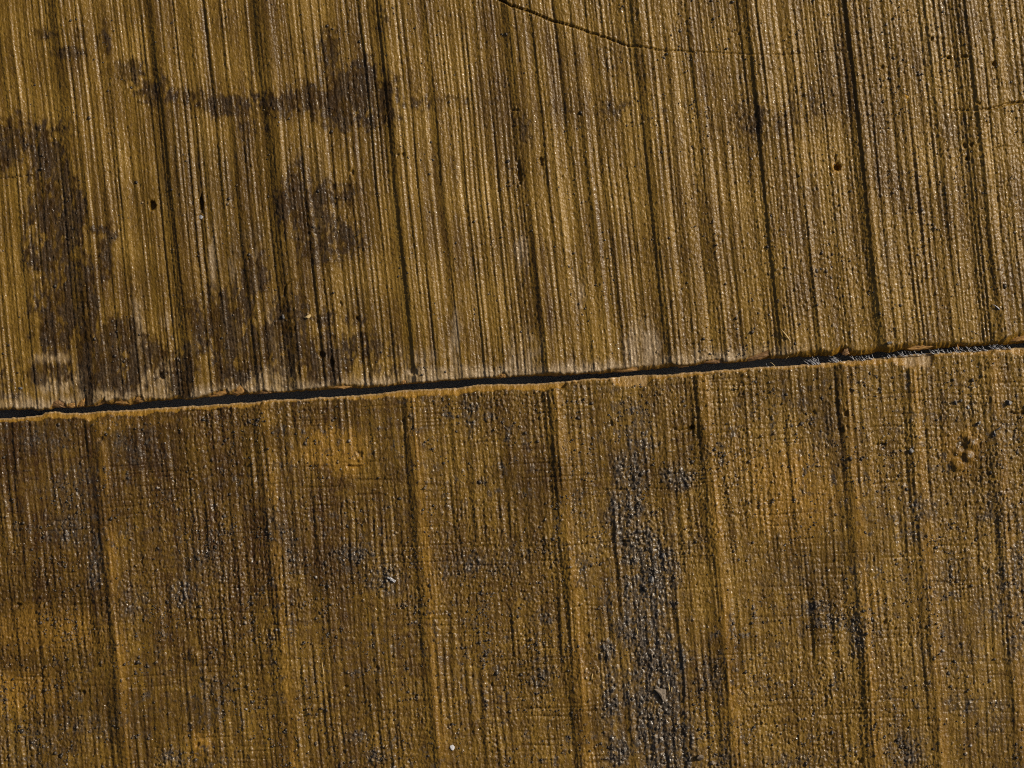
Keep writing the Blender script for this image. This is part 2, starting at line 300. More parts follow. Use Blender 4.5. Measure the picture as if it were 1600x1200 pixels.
def lower_field(x, y, ye=None):
    if ye is None:
        ye = lo_edge(x)
    yv = y - 900
    wob = F(5.0) * gn(x / F(700) + F(4.3), y / F(500), 111) + F(1.3) * gn(x / F(200), y / F(110), 112)
    u = x - F(0.088) * yv + wob
    v = y
    along = F(0.62) + F(0.45) * vn(u / F(50), v / F(90), 113)
    us = u + F(2.2) * gn(x / F(12), y / F(26), 115) + F(1.2) * gn(x / F(4), y / F(6), 116)
    h = steps(us, [(p, a * (1.3 if a > 4 else .6), (3.2 + r * .8) if a > 4 else r * 1.6, run * (.55 if a > 4 else 1.1)) for p, a, r, run in LO_STEPS]) * along
    rag = F(0.75) + F(0.5) * gn(x / F(240), y / F(200), 114)
    lit_shoulder = np.zeros_like(x)                    # right shoulders of the big saw ridges: smoother, cleaner wood, sunlit brightness painted in
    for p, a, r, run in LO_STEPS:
        if a > 4: lit_shoulder = np.maximum(lit_shoulder, np.exp(-((us - F(p + 11)) / F(8)) ** 2))
    lit_shoulder = lit_shoulder * (F(0.35) + F(0.65) * vn(u / F(60), v / F(60), 117))
    rag = rag * (1 - F(0.45) * lit_shoulder)
    k1 = gn(u / F(10.5), v / F(280), 121)
    k2 = gn(u / F(5.6), v / F(150) + F(5), 122)
    k3 = gn(u / F(3.2), v / F(70), 123)
    k4 = gn(u / F(22.0), v / F(400), 124)
    wid = F(0.35) + F(1.0) * vn(u / F(36), v / F(90), 125)
    h = h + F(0.6) * k4 + (F(1.05) * k1 + F(1.35) * k2) * wid + F(0.65) * k3
    # arcs scratched across the grain
    cy = y + F(0.055) * x + F(6) * gn(x / F(260), y / F(90), 126)
    c1 = gn(x / F(90), cy / F(3.4), 127)
    c2 = gn(x / F(50) + F(3), cy / F(2.4), 128)
    cm = ss(-0.15, 0.5, gn(x / F(150), y / F(60), 129))
    h -= F(1.4) * ss(0.25, 0.7, c1) * (F(0.25) + cm) + F(0.40) * ss(0.2, 0.8, c2) * cm
    # torn fur
    g1 = gn(x / F(2.5), y / F(3.1), 131)
    g2 = gn(x / F(3.9) + F(0.2) * g1, y / F(4.6), 132)
    g3 = gn(x / F(9), y / F(10), 133)
    gm = F(0.5) + F(0.9) * vn(u / F(22), v / F(34), 134)
    h += (F(0.95) * g1 + F(0.7) * g2 + F(0.6) * ss(0.25, 0.8, g2)) * (F(0.2) + gm) * rag + F(0.35) * g3
    h += F(2.5) * gn(x / F(300), y / F(240), 135)
    crumb = ss(0.50, 0.80, gn(x / F(6.2), y / F(6.0), 136))
    h += F(1.5) * crumb
    pit = ss(0.52, 0.85, gn(x / F(6.5) + F(40), y / F(6.2), 137))
    h -= F(1.7) * pit
    grime = blobs(x, y, LO_GRIME, 141, 1.1, 1 / 22.0, 1 / 34.0)
    speck = ss(0.05, 0.42, fb(x / F(16), y / F(20), 142, 3)) * ss(-0.15, 0.4, fb(x / F(120), y / F(120), 143, 2) + F(0.15))
    core = blobs(x, y, [(b[0], b[1], b[2] * 1.15, b[3] * 1.1, b[4] * 1.1) for b in LO_GRIME if 935 < b[0] < 1070 and b[4] >= .75], 144, 1.3, 1 / 22.0, 1 / 34.0)
    core = core * (F(0.40) + F(0.60) * ss(-0.25, 0.25, gn(u / F(11), v / F(40), 158) + F(0.6) * gn(x / F(7), y / F(9), 159)))
    # caked mud: lumpy crust standing on the wood
    lump = ss(-0.5, 0.9, gn(x / F(14) + F(0.5) * g3, y / F(26), 145)) * F(1.7) + F(0.9) * gn(x / F(4.2) + F(0.4) * g3, y / F(6), 146) + F(1.4) * ss(0.2, 0.9, gn(x / F(7), y / F(9), 150)) + F(0.6) * g1
    h += core * (lump + F(0.6)) + grime * (F(0.9) * g2 + F(0.9) * ss(0.0, 0.8, gn(x / F(6), y / F(6), 147)))
    brk = ss(-0.35, 0.30, gn(x / F(4.2), y / F(4.6), 160) + F(0.6) * gn(x / F(10), y / F(14), 163))
    grime = grime * (F(0.22) + F(0.70) * brk)
    grime = np.maximum(np.maximum(np.maximum(grime * (1 - F(0.6) * lit_shoulder), core * (F(0.72) + F(0.28) * brk)), speck * F(0.80) * brk), crumb * F(0.55))
    fresh_or_lit = np.maximum(blobs(x, y, LO_FRESH, 148, 0.8, 1 / 30.0, 1 / 50.0) * F(0.9), lit_shoulder * F(0.8)) * (1 - F(0.7) * grime)  # torn-wood patches, plus sunlight on the ridge shoulders painted as golden colour
    # swellings of torn knot wood
    for bx, by, r, a in [(1516, 693, 9, 6), (1495, 726, 9, 5.5), (1513, 713, 8, 5), (1497, 706, 7, 3), (303, 1025, 10, 4.5), (324, 1058, 6, 3), (310, 1165, 16, 2.5), (1100, 671, 10, 2)]:
        d = np.hypot(x - bx, y - by) / F(r) + F(0.30) * g3 + F(0.15) * g2
        h += F(a * .95) * ss(1.35, 0.40, d)
    for px, py, rx, ry, dep in PITS_LO:
        d = np.sqrt(((x - px) / F(rx)) ** 2 + ((y - py) / F(ry)) ** 2) + F(0.45) * g2 + F(0.3) * g3
        h -= F(dep * .65) * ss(1.25, 0.45, d)
    for pts, w0, w1, dep in CRACKS_LO:
        d, s = polyline_dist(x, y + F(0.8) * gn(x / F(9), y / F(200), 149), pts, 12)
        w = F(w0) + (F(w1) - F(w0)) * s
        h -= F(dep) * np.clip(w / F(max(w0, w1)) * F(1.25) - F(0.25), 0.40, 1) ** 2 * ss(1.0, 0.35, d / np.maximum(w * F(1.15), 0.95))
    dsm = y - ye
    bw = lin(x, LO_BEVEL) * (F(0.8) + F(0.45) * gn(x / F(26), y * 0 + F(6), 162)) + F(2.6) * gn(x / F(8), y * 0 + F(2), 151)
    bw = np.maximum(bw, 2.0)
    t = np.clip(1 - dsm / bw, 0, 1)
    fib = F(0.5) * gn(x / F(3.0), y / F(14), 152) + F(0.5) * gn(x / F(5.0), y / F(5), 153)
    on = ss(0.0, 0.12, t)
    h = h * (1 - F(0.9) * on) - (F(0.30) * bw) * t ** F(1.15) + on * (F(0.9) * fib - F(1.0))
    grime = grime * (1 - F(0.85) * on); fresh_or_lit = np.maximum(fresh_or_lit, on)
    big = ss(14, 22, bw) * on
    pale = np.maximum(ss(3.0, 0.8, dsm) * F(0.75), big * F(0.55))
    fresh_or_lit = fresh_or_lit * (1 - F(0.25) * big)
    stain = ss(0.05, 0.55, fb(x / F(150), y / F(130), 154, 3) + F(0.28) * ss(420, 60, x) + F(0.12) * ss(900, 700, y)) * F(0.42) * (1 - on)
    tone = F(0.43) - F(0.19) * ss(900, 300, x) * ss(1150, 850, y) + F(0.08) * ss(900, 1200, x) + F(0.26) * fb(u / F(80), v / F(160), 155, 3) + F(0.18) * gn(u / F(7), v / F(110), 156) + F(0.16) * gn(x / F(40), cy / F(8), 157)
    return h, dict(stain=stain, grime=np.clip(grime, 0, 1), pale=pale, fresh_or_lit=np.clip(fresh_or_lit, 0, 1), tone=np.clip(tone, 0, 1), rough=np.clip(rag * 0.6, 0, 1))

# ------------------------------------------------------------------ materials
def new_mat(name):
    m = bpy.data.materials.new(name)
    m.use_nodes = True
    nt = m.node_tree
    for n in list(nt.nodes):
        nt.nodes.remove(n)
    out = nt.nodes.new("ShaderNodeOutputMaterial")
    b = nt.nodes.new("ShaderNodeBsdfPrincipled")
    nt.links.new(b.outputs[0], out.inputs[0])
    return m, nt, b

def attr(nt, name):
    n = nt.nodes.new("ShaderNodeAttribute"); n.attribute_name = name
    return n.outputs["Fac"]

def mixc(nt, fac, a, b):
    n = nt.nodes.new("ShaderNodeMix"); n.data_type = 'RGBA'
    if isinstance(fac, float): n.inputs[0].default_value = fac
    else: nt.links.new(fac, n.inputs[0])
    for s, v in ((6, a), (7, b)):
        if isinstance(v, tuple): n.inputs[s].default_value = (*v, 1)
        else: nt.links.new(v, n.inputs[s])
    return n.outputs[2]

def noise(nt, scale, detail=2.0, stretch=(1, 1, 1)):
    tc = nt.nodes.new("ShaderNodeTexCoord")
    mp = nt.nodes.new("ShaderNodeMapping")
    mp.inputs["Scale"].default_value = tuple(k / S for k in stretch)   # work in layout units
    nt.links.new(tc.outputs["Object"], mp.inputs["Vector"])
    n = nt.nodes.new("ShaderNodeTexNoise")
    n.inputs["Scale"].default_value = scale; n.inputs["Detail"].default_value = detail
    nt.links.new(mp.outputs[0], n.inputs["Vector"])
    return n.outputs["Fac"]

def ramp(nt, fac, stops):
    n = nt.nodes.new("ShaderNodeValToRGB")
    e = n.color_ramp.elements
    while len(e) < len(stops): e.new(0.5)
    for el, (p, c) in zip(e, stops):
        el.position = p; el.color = (*c, 1)
    nt.links.new(fac, n.inputs[0])
    return n.outputs[0]

def math_node(nt, op, a, b):
    n = nt.nodes.new("ShaderNodeMath"); n.operation = op
    for k, v in ((0, a), (1, b)):
        if isinstance(v, (int, float)): n.inputs[k].default_value = v
        else: nt.links.new(v, n.inputs[k])
    return n.outputs[0]

def wood_material():
    m, nt, b = new_mat("weathered_sawn_wood")
    fine = noise(nt, 0.28, 3.0, (1, 0.35, 1))
    tone = math_node(nt, 'ADD', attr(nt, "tone"), math_node(nt, 'MULTIPLY', math_node(nt, 'SUBTRACT', fine, 0.5), 0.7))
    base = ramp(nt, tone, [(0.0, (0.050, 0.021, 0.002)), (0.35, (0.115, 0.061, 0.005)), (0.6, (0.190, 0.107, 0.011)), (1.0, (0.31, 0.188, 0.036))])
    c = mixc(nt, attr(nt, "fresh_or_lit"), base, ramp(nt, fine, [(0.3, (0.20, 0.100, 0.008)), (0.7, (0.33, 0.18, 0.022))]))
    c = mixc(nt, attr(nt, "pale"), c, ramp(nt, fine, [(0.3, (0.25, 0.175, 0.095)), (0.7, (0.40, 0.30, 0.18))]))
    c = mixc(nt, math_node(nt, 'MULTIPLY', attr(nt, "stain"), 0.94), c, ramp(nt, fine, [(0.3, (0.017, 0.0085, 0.0025)), (0.7, (0.056, 0.029, 0.009))]))
    grit = noise(nt, 0.33, 2.0)
    c = mixc(nt, attr(nt, "grime"), c, ramp(nt, grit, [(0.3, (0.026, 0.022, 0.018)), (0.55, (0.072, 0.059, 0.046)), (0.72, (0.17, 0.143, 0.118))]))
    nt.links.new(c, b.inputs["Base Color"])
    r = math_node(nt, 'ADD', 0.15, math_node(nt, 'MULTIPLY', noise(nt, 0.30, 2.0), 0.62))
    r = math_node(nt, 'SUBTRACT', r, math_node(nt, 'MULTIPLY', attr(nt, "stain"), 0.06))
    r = math_node(nt, 'SUBTRACT', r, math_node(nt, 'MULTIPLY', attr(nt, "grime"), 0.16))
    wet = nt.nodes.new("ShaderNodeMapRange")
    nt.links.new(noise(nt, 0.42, 1.0), wet.inputs["Value"])
    for k, q in (("From Min", 0.60), ("From Max", 0.68), ("To Min", 0.0), ("To Max", 1.0)): wet.inputs[k].default_value = q
    wet = wet.outputs[0]
    r = math_node(nt, 'SUBTRACT', r, math_node(nt, 'MULTIPLY', wet, 0.14))
    r = math_node(nt, 'MAXIMUM', r, 0.24)
    nt.links.new(r, b.inputs["Roughness"])
    b.inputs["IOR"].default_value = 1.5
    sp = math_node(nt, 'SUBTRACT', 0.43, math_node(nt, 'MULTIPLY', attr(nt, "stain"), 0.30))
    sp = math_node(nt, 'ADD', sp, math_node(nt, 'MULTIPLY', wet, 0.25))
    nt.links.new(sp, b.inputs["Specular IOR Level"])
    bp = nt.nodes.new("ShaderNodeBump")
    bp.inputs["Strength"].default_value = 1.0
    bp.inputs["Distance"].default_value = 0.9 * S
    nt.links.new(noise(nt, 0.42, 1.5, (1, 0.8, 1)), bp.inputs["Height"])
    nt.links.new(bp.outputs[0], b.inputs["Normal"])
    return m

def simple_material(name, dark, light, scale=0.3, rough=0.55, bump=0.4):
    m, nt, b = new_mat(name)
    f = noise(nt, scale, 3.0)
    nt.links.new(ramp(nt, f, [(0.3, dark), (0.7, light)]), b.inputs["Base Color"])
    b.inputs["Roughness"].default_value = rough
    bp = nt.nodes.new("ShaderNodeBump")
    bp.inputs["Strength"].default_value = bump; bp.inputs["Distance"].default_value = 0.8 * S
    nt.links.new(noise(nt, 0.5, 2.0), bp.inputs["Height"])
    nt.links.new(bp.outputs[0], b.inputs["Normal"])
    return m

def grit_material():
    m, nt, b = new_mat("loose_grit")
    c = ramp(nt, attr(nt, "shade"), [(0.0, (0.032, 0.026, 0.020)), (0.45, (0.070, 0.056, 0.043)), (0.65, (0.13, 0.10, 0.07)), (0.82, (0.22, 0.15, 0.07)), (0.95, (0.36, 0.34, 0.33))])
    nt.links.new(c, b.inputs["Base Color"])
    b.inputs["Roughness"].default_value = 0.38
    return m

MAT = dict(wood=wood_material(), grit=grit_material(),
           torn=simple_material("torn_orange_wood", (0.27, 0.13, 0.030), (0.45, 0.25, 0.075), 0.25, 0.6),
           torn_dark=simple_material("torn_brown_wood", (0.13, 0.065, 0.022), (0.26, 0.14, 0.05), 0.25, 0.6),
           fibre=simple_material("pale_frayed_fibre", (0.30, 0.30, 0.32), (0.50, 0.50, 0.53), 0.3, 0.4, 0.1),
           straw=simple_material("straw_chip", (0.38, 0.27, 0.11), (0.60, 0.45, 0.22), 0.2, 0.5, 0.2),
           stone=simple_material("dark_grit_stone", (0.05, 0.05, 0.052), (0.17, 0.16, 0.155), 0.3, 0.5),
           grey=simple_material("grey_grit_stone", (0.08, 0.078, 0.078), (0.22, 0.21, 0.205), 0.3, 0.45),
           white=simple_material("white_flake", (0.42, 0.43, 0.47), (0.58, 0.58, 0.62), 0.3, 0.4, 0.1),
           tan=simple_material("tan_chip", (0.11, 0.085, 0.06), (0.20, 0.155, 0.11), 0.25, 0.6),
           amber=simple_material("amber_chip", (0.42, 0.21, 0.02), (0.62, 0.36, 0.05), 0.3, 0.35),
           ground=simple_material("dark_damp_ground", (0.19, 0.225, 0.26), (0.23, 0.265, 0.30), 0.02, 0.9, 0.0))

def tag(o, label, cat, group=None):
    o["label"] = label; o["category"] = cat
    if group: o["group"] = group
    return o

def link(name, mesh, mat, parent=None, loc=None):
    mesh.materials.append(mat)
    o = bpy.data.objects.new(name, mesh)
    COL.objects.link(o)
    if loc is not None: o.location = loc
    if parent is not None: o.parent = parent
    return o

# ------------------------------------------------------------------ ground under the joint
gm = bpy.data.meshes.new("ground")
gz = -47 * S
gm.from_pydata([(-3, -3, gz), (3, -3, gz), (3, 3, gz), (-3, 3, gz)], [], [(0, 1, 2, 3)])
ground = link("ground", gm, MAT["ground"])
ground["kind"] = "structure"

# ------------------------------------------------------------------ the two boards
def axis(dense0, dense1, step, far0, far1, mid, mstep):
    a = list(np.arange(dense0, dense1, step))
    hi = list(np.arange(dense1, dense1 + mid, mstep)) + list(np.linspace(dense1 + mid, far1, 40))
    lo = list(np.arange(dense0 - mstep, dense0 - mid, -mstep)) + list(np.linspace(dense0 - mid, far0, 40))
    return np.unique(np.round(np.array(lo + a + hi), 4)).astype(F)

THICK = 46.0
XS = axis(-16, 1616, 1.3, -900, 2500, 260, 4.0)

def build_board(name, upper):
    nx = len(XS)
    if upper:
        ys = np.unique(np.round(np.concatenate([np.linspace(-420, -190, 12), np.arange(-180, -14, 5.0), np.arange(-14, 600.5, 1.65)]), 3))
        t = (ys - ys[0]) / (ys[-1] - ys[0])
        edge = up_edge(XS)
        # rows keep their place far from the joint and follow the ragged edge near it
        Y = (ys[:, None] + (edge[None, :] - ys[-1]) * t[:, None]).astype(F)
    else:
        ys = np.unique(np.round(np.concatenate([np.arange(600, 1214, 1.65), np.arange(1214, 1380, 5.0), np.linspace(1390, 1620, 12)]), 3))
        t = (ys[-1] - ys) / (ys[-1] - ys[0])
        edge = lo_edge(XS)
        Y = (ys[:, None] + (edge[None, :] - ys[0]) * t[:, None]).astype(F)
    X = np.broadcast_to(XS[None, :], Y.shape).astype(F)
    E = np.broadcast_to(edge[None, :], Y.shape).astype(F)
    H, at = (upper_field if upper else lower_field)(X, Y, E)
    ny = Y.shape[0]
    # wall rows below the edge at the joint
    dirn = 1 if upper else -1
    jrow = ny - 1 if upper else 0
    wall = []
    for f in (0.10, 0.28, 0.5, 0.75, 1.0):
        zz = H[jrow] * (1 - f) - F(THICK) * F(f)
        yy = Y[jrow] - dirn * (F(2.4) * F(min(f * 3, 1)) + F(1.2) * gn(XS / F(7), XS * 0 + F(f * 9), 161) * F(min(1, f * 4)))
        wall.append((yy, zz))
    rowsX, rowsY, rowsZ = [X], [Y], [H]
    A = {k: [v] for k, v in at.items()}
    def add(yy, zz, front):
        blk = lambda q: q[None, :].astype(F)
        for L, q in ((rowsX, XS), (rowsY, yy), (rowsZ, zz)):
            L.insert(0, blk(q)) if front else L.append(blk(q))
        for k in A:
            q = np.full((1, nx), {'fresh_or_lit': 0.55, 'tone': 0.25}.get(k, 0.0), F)
            A[k].insert(0, q) if front else A[k].append(q)
    orow = 0 if upper else ny - 1
    yo = Y[orow].copy(); zo = np.full(nx, -THICK, F)
    for yy, zz in wall:
        add(yy, zz, front=not upper)
    add(yo, zo, front=upper)
    X = np.concatenate(rowsX); Y = np.concatenate(rowsY); Z = np.concatenate(rowsZ)
    A = {k: np.concatenate(v) for k, v in A.items()}
    # end caps: drop the first and last columns straight down
    def cap(M, z=None):
        return np.concatenate([M[:, :1], M, M[:, -1:]], axis=1)
    Zc = cap(Z); Zc[:, 0] = -THICK; Zc[:, -1] = -THICK
    X, Y, Z = cap(X), cap(Y), Zc
    A = {k: cap(v) for k, v in A.items()}
    R, C = X.shape
    co = np.empty((R * C, 3), F)
    co[:, 0] = (X.ravel() - 800) * F(S); co[:, 1] = (600 - Y.ravel()) * F(S); co[:, 2] = Z.ravel() * F(S)
    i = np.arange(R * C, dtype=np.int32).reshape(R, C)
    quads = np.stack([i[1:, :-1], i[1:, 1:], i[:-1, 1:], i[:-1, :-1]], axis=-1).reshape(-1, 4)
    me = bpy.data.meshes.new(name)
    me.vertices.add(R * C)
    me.vertices.foreach_set("co", co.ravel())
    nq = len(quads)
    me.loops.add(nq * 4)
    me.loops.foreach_set("vertex_index", quads.ravel())
    me.polygons.add(nq)
    me.polygons.foreach_set("loop_start", np.arange(0, nq * 4, 4, dtype=np.int32))
    me.polygons.foreach_set("loop_total", np.full(nq, 4, np.int32))
    me.update(calc_edges=True)
    me.polygons.foreach_set("use_smooth", np.ones(nq, bool))
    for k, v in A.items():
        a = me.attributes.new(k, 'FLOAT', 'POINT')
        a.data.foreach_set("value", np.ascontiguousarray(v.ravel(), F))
    me.update()
    return link(name, me, MAT["wood"])

board_up = build_board("wooden_board", True)
tag(board_up, "upper rough-sawn brown board with dark water stains and a thin crack", "board", "rough-sawn boards")
board_lo = build_board("wooden_board", False)
tag(board_lo, "lower rough-sawn ochre board with a streak of caked grey mud", "board", "rough-sawn boards")

def surf(x, y):
    a = np.array([[x]], F); b = np.array([[y]], F)
    f = upper_field if y < float(up_edge(a)[0, 0]) else lower_field
    return float(f(a, b)[0][0, 0])

# ------------------------------------------------------------------ splinters and frayed fibres on the edges
rnd = random.Random(5)

def flake_mesh(name, pts, z, thick, seed, bulge=0.0):
    """A torn flake: outline pts (layout units, relative), domed top, real thickness, ragged rim."""
    r = random.Random(seed)
    bm = bmesh.new()
    n = len(pts)
    cx = sum(p[0] for p in pts) / n; cy = sum(p[1] for p in pts) / n
    out = []
    for k in range(n):
        a, b = pts[k], pts[(k + 1) % n]
        for q in range(3):
            f = q / 3
            out.append((a[0] + (b[0] - a[0]) * f + r.uniform(-.5, .5), a[1] + (b[1] - a[1]) * f + r.uniform(-.5, .5)))
    P = lambda x, y, zz: bm.verts.new((x * S, -y * S, zz * S))
    top = [P(x, y, z + r.uniform(-.4, .4)) for x, y in out]
    mid = [P(cx + (x - cx) * .55, cy + (y - cy) * .55, z + bulge + r.uniform(-.5, .5)) for x, y in out]
    c = P(cx, cy, z + bulge * 1.15)
    bot = [P(x, y, z - thick) for x, y in out]
    m = len(out)
    for k in range(m):
        j = (k + 1) % m
        bm.faces.new((top[j], top[k], mid[k], mid[j])); bm.faces.new((mid[j], mid[k], c)); bm.faces.new((top[k], top[j], bot[j], bot[k]))
    bm.faces.new(bot)
    bmesh.ops.recalc_face_normals(bm, faces=bm.faces)
    me = bpy.data.meshes.new(name); bm.to_mesh(me); bm.free()
    return me

# (x, y, outline, bulge, kind) torn flakes hanging on the upper board's broken edge
SPLINTERS = [
    (128, 630, [(-8, 3), (-2, -3), (4, -9), (6, 0), (3, 6), (-5, 7)], 1.5, "torn"),
    (157, 628, [(-10, 5), (-3, -1), (5, -6), (7, 1), (2, 4), (-8, 8)], 1.0, "torn"),
    (90, 633, [(-11, 2), (-6, -6), (2, -8), (9, -4), (12, 4), (2, 4)], 1.2, "torn_dark"),
    (111, 633, [(-7, 2), (0, -3), (6, -4), (8, 2), (0, 5)], .8, "torn"),
    (190, 627, [(-12, 3), (-4, -5), (5, -6), (12, -1), (10, 5), (-3, 6)], 1.2, "torn"),
    (217, 624, [(-9, 2), (-2, -5), (5, -3), (9, 3), (0, 6)], 1.0, "torn"),
    (341, 614, [(-15, 5), (-4, -1), (10, -5), (16, -2), (12, 2), (0, 6), (-13, 8)], 1.6, "torn"),
    (373, 610, [(-11, 6), (-5, -4), (2, -9), (9, -8), (11, 2), (4, 6), (-4, 9)], 2.2, "torn"),
    (411, 611, [(-12, 3), (-3, -3), (8, -2), (13, 3), (0, 5)], .8, "torn_dark"),
    (532, 603, [(-16, 3), (-4, -3), (10, -2), (18, 1), (4, 5)], 1.0, "torn"),
    (630, 597, [(-7, 3), (-2, -3), (5, -3), (6, 2), (0, 4)], .8, "torn"),
    (786, 586, [(-9, 3), (-3, -3), (4, -4), (7, 0), (4, 5), (-5, 5)], 1.6, "torn"),
    (864, 584, [(-14, 1), (-4, -3), (12, 0), (15, 3), (0, 4)], .8, "torn_dark"),
    (858, 580, [(-7, -1), (0, -1.6), (8, 0.5), (7, 1.8), (-5, 1.4)], .5, "straw"),
    (975, 577, [(-22, 3), (-6, -3), (12, -4), (22, -3), (20, 2), (0, 5)], 1.0, "torn"),
    (1066, 571, [(-10, -1), (0, -3), (11, -2), (10, 2), (-6, 4)], .9, "torn"),
    (1118, 565, [(-18, 1), (-4, -3), (10, -4), (13, 1), (0, 4)], 1.0, "torn_dark"),
    (1184, 557, [(-18, 4), (-2, -3), (16, -10), (18, -2), (4, 5), (-12, 8)], 1.6, "torn_dark"),
    (1322, 550, [(-6, 4), (-3, -4), (3, -6), (6, 3), (0, 6)], 1.0, "torn_dark"),
    (1440, 541, [(-22, 5), (-8, -2), (12, -4), (24, -1), (10, 4), (-8, 7)], .9, "torn"),
    (1496, 543, [(-3, 4), (0, -5), (2, -1), (4, 5)], .8, "torn"),
    (1588, 529, [(-14, 4), (-2, -4), (14, -7), (15, 3), (0, 6)], 1.6, "torn"),
]
for k, (px, py, outl, bulge, kind) in enumerate(SPLINTERS):
    me = flake_mesh("splinter", outl, 0.0, 4.0, 100 + k, bulge)
    o = link("splinter", me, MAT[kind], board_up)
    o.location = W(px, py, -2.2)
    o.rotation_euler = (math.radians(rnd.uniform(14, 26)), math.radians(rnd.uniform(-6, 6)), 0)

def strand_mesh(name, pts, r0, r1):
    bm = bmesh.new()
    rings = []
    n = len(pts)
    for k, p in enumerate(pts):
        p = Vector(p)
        d = (Vector(pts[min(k + 1, n - 1)]) - Vector(pts[max(k - 1, 0)])).normalized()
        a = d.orthogonal().normalized(); b = d.cross(a)
        r = r0 + (r1 - r0) * k / (n - 1)
        rings.append([bm.verts.new((p + a * r * math.cos(q) + b * r * math.sin(q)) * S) for q in (0, 2.09, 4.19)])
    for A_, B_ in zip(rings, rings[1:]):
        for k in range(3):
            bm.faces.new((A_[k], A_[(k + 1) % 3], B_[(k + 1) % 3], B_[k]))
    bm.faces.new(rings[0][::-1]); bm.faces.new(rings[-1])
    me = bpy.data.meshes.new(name); bm.to_mesh(me); bm.free()
    for p in me.polygons: p.use_smooth = True
    return me

# frayed pale fibres bridging the narrow end of the joint, in tufts, leaning down to the right
TUFTS = [(1206, 1, 9), (1268, 5, 15), (1275, 6, 15), (1303, 3, 12), (1309, 5, 14), (1338, 4, 9), (1352, 4, 10), (1362, 3, 10), (1386, 2, 8), (1398, 3, 8), (1416, 5, 11), (1432, 4, 10), (1441, 2, 9), (1464, 5, 11),
         (1478, 3, 9), (1484, 2, 8), (1499, 3, 12), (1514, 5, 12), (1523, 4, 10), (1537, 5, 11), (1557, 5, 10), (1562, 3, 9), (1573, 4, 9), (1586, 2, 8)]
for tx, n, ln in TUFTS:
    for q in range(int(n * 1.7)):
        x1 = tx + rnd.uniform(-7, 8)
        yl = float(lo_edge(np.array([x1], F))[0]) + rnd.uniform(0, 2)
        L = ln * rnd.uniform(.7, 1.15)
        ang = math.radians(rnd.uniform(28, 72))
        dx, dy = -L * math.cos(ang), -L * math.sin(ang) * .8
        sag = rnd.uniform(-2.2, 2.2)
        pts = [(0, 0, -2.5), (dx * .3, -dy * .3 + sag * .6, -1.2), (dx * .65, -dy * .65 + sag, 0.2), (dx, -dy, rnd.uniform(-.5, 1.5))]
        o = link("wood_fibre", strand_mesh("wood_fibre", pts, rnd.uniform(.45, 1.0), .25), MAT["fibre"], board_lo)
        o.location = W(x1, yl, 0)
for x0, y0, dx, dy in [(1232, 557, -6, 6), (1203, 566, 8, 6)]:
    o = link("wood_fibre", strand_mesh("wood_fibre", [(0, 0, 0), (dx * .4, -dy * .25, 1), (dx, -dy, .5)], .6, .35), MAT["straw"], board_up)
    o.location = W(x0, y0, 0)

# ------------------------------------------------------------------ loose bits lying on the boards
def stone_mesh(name, rx, ry, rz, seed, sub=2, sharp=0.32):
    r = random.Random(seed)
    bm = bmesh.new()
    bmesh.ops.create_icosphere(bm, subdivisions=sub, radius=1.25)
    cuts = [(Vector((r.gauss(0, 1), r.gauss(0, 1), r.gauss(0, .8))).normalized(), r.uniform(.32, .75)) for _ in range(10)]
    for v in bm.verts:
        for nrm, d in cuts:
            e = v.co.dot(nrm) - d
            if e > 0: v.co -= nrm * e
        v.co *= 1 + r.uniform(-sharp, sharp) * .25
        v.co = Vector((v.co.x * rx, v.co.y * ry, v.co.z * rz)) * S
    me = bpy.data.meshes.new(name); bm.to_mesh(me); bm.free()
    return me

def stone(name, x, y, rx, ry, rz, rot, mat, seed, label, cat, group=None):
    o = link(name, stone_mesh(name, rx, ry, rz, seed), MAT[mat])
    o.location = W(x, y, surf(x, y) + rz * .45)
    o.rotation_euler = (0, 0, math.radians(rot))
    return tag(o, label, cat, group)

stone("grit_stone", 1576, 628, 8.5, 5.5, 5.5, -48, "grey", 11, "largest dark grey grit stone near the right end of the lower board", "stone")
stone("grit_stone", 1492, 628, 6.5, 3.4, 4, -50, "grey", 12, "long grey grit stone on lower board, left of a smaller twin", "stone")
stone("grit_stone", 1501, 626, 3.6, 3.0, 3.2, -40, "stone", 13, "small dark grit stone touching a long grey one on lower board", "stone")
stone("grit_stone", 1513, 637, 3.4, 5.2, 3.5, 10, "grey", 14, "upright grey grit stone on lower board, lowest of three in a row", "stone")
stone("grit_stone", 1530, 661, 3.6, 4.4, 4, 0, "grey", 15, "pale grey grit stone on lower board above the torn knot wood", "stone")
stone("grit_stone", 1559, 670, 4.6, 3.0, 3.4, 35, "stone", 16, "upper crumb of a dark pair right of the torn knot wood", "stone")
stone("grit_stone", 1553, 677, 2.8, 4.4, 3.2, 0, "stone", 17, "lower crumb of a dark pair right of the torn knot wood", "stone")
stone("grit_stone", 1388, 536, 4.4, 5, 4.6, 20, "stone", 18, "shiny dark grit stone just above the joint on the upper board", "stone")
stone("grit_stone", 33, 606, 4.2, 3.6, 2.6, 0, "grey", 19, "bluish grey speck above the joint at the far left", "speck")
stone("white_flake", 708, 1167, 4.0, 4.2, 2.2, 20, "white", 20, "bright white flake on lower board near the bottom edge", "flake")
stone("white_chip", 314, 338, 3.8, 4.4, 2.0, 0, "fibre", 21, "whitish chip at the lower end of a narrow slit in upper board", "chip")
stone("amber_chip", 1417, 151, 4.8, 3.4, 2.6, -25, "amber", 22, "small amber yellow chip on the upper board, far right", "chip")
stone("wood_chip", 1149, 607, 4.6, 3.0, 2.4, -20, "straw", 23, "small pale yellow chip on lower board just below the joint", "chip")
stone("dirt_crumb", 1093, 1183, 9, 9, 6.5, 30, "tan", 24, "large tan dirt crumb beside the mud streak at the bottom edge", "crumb")
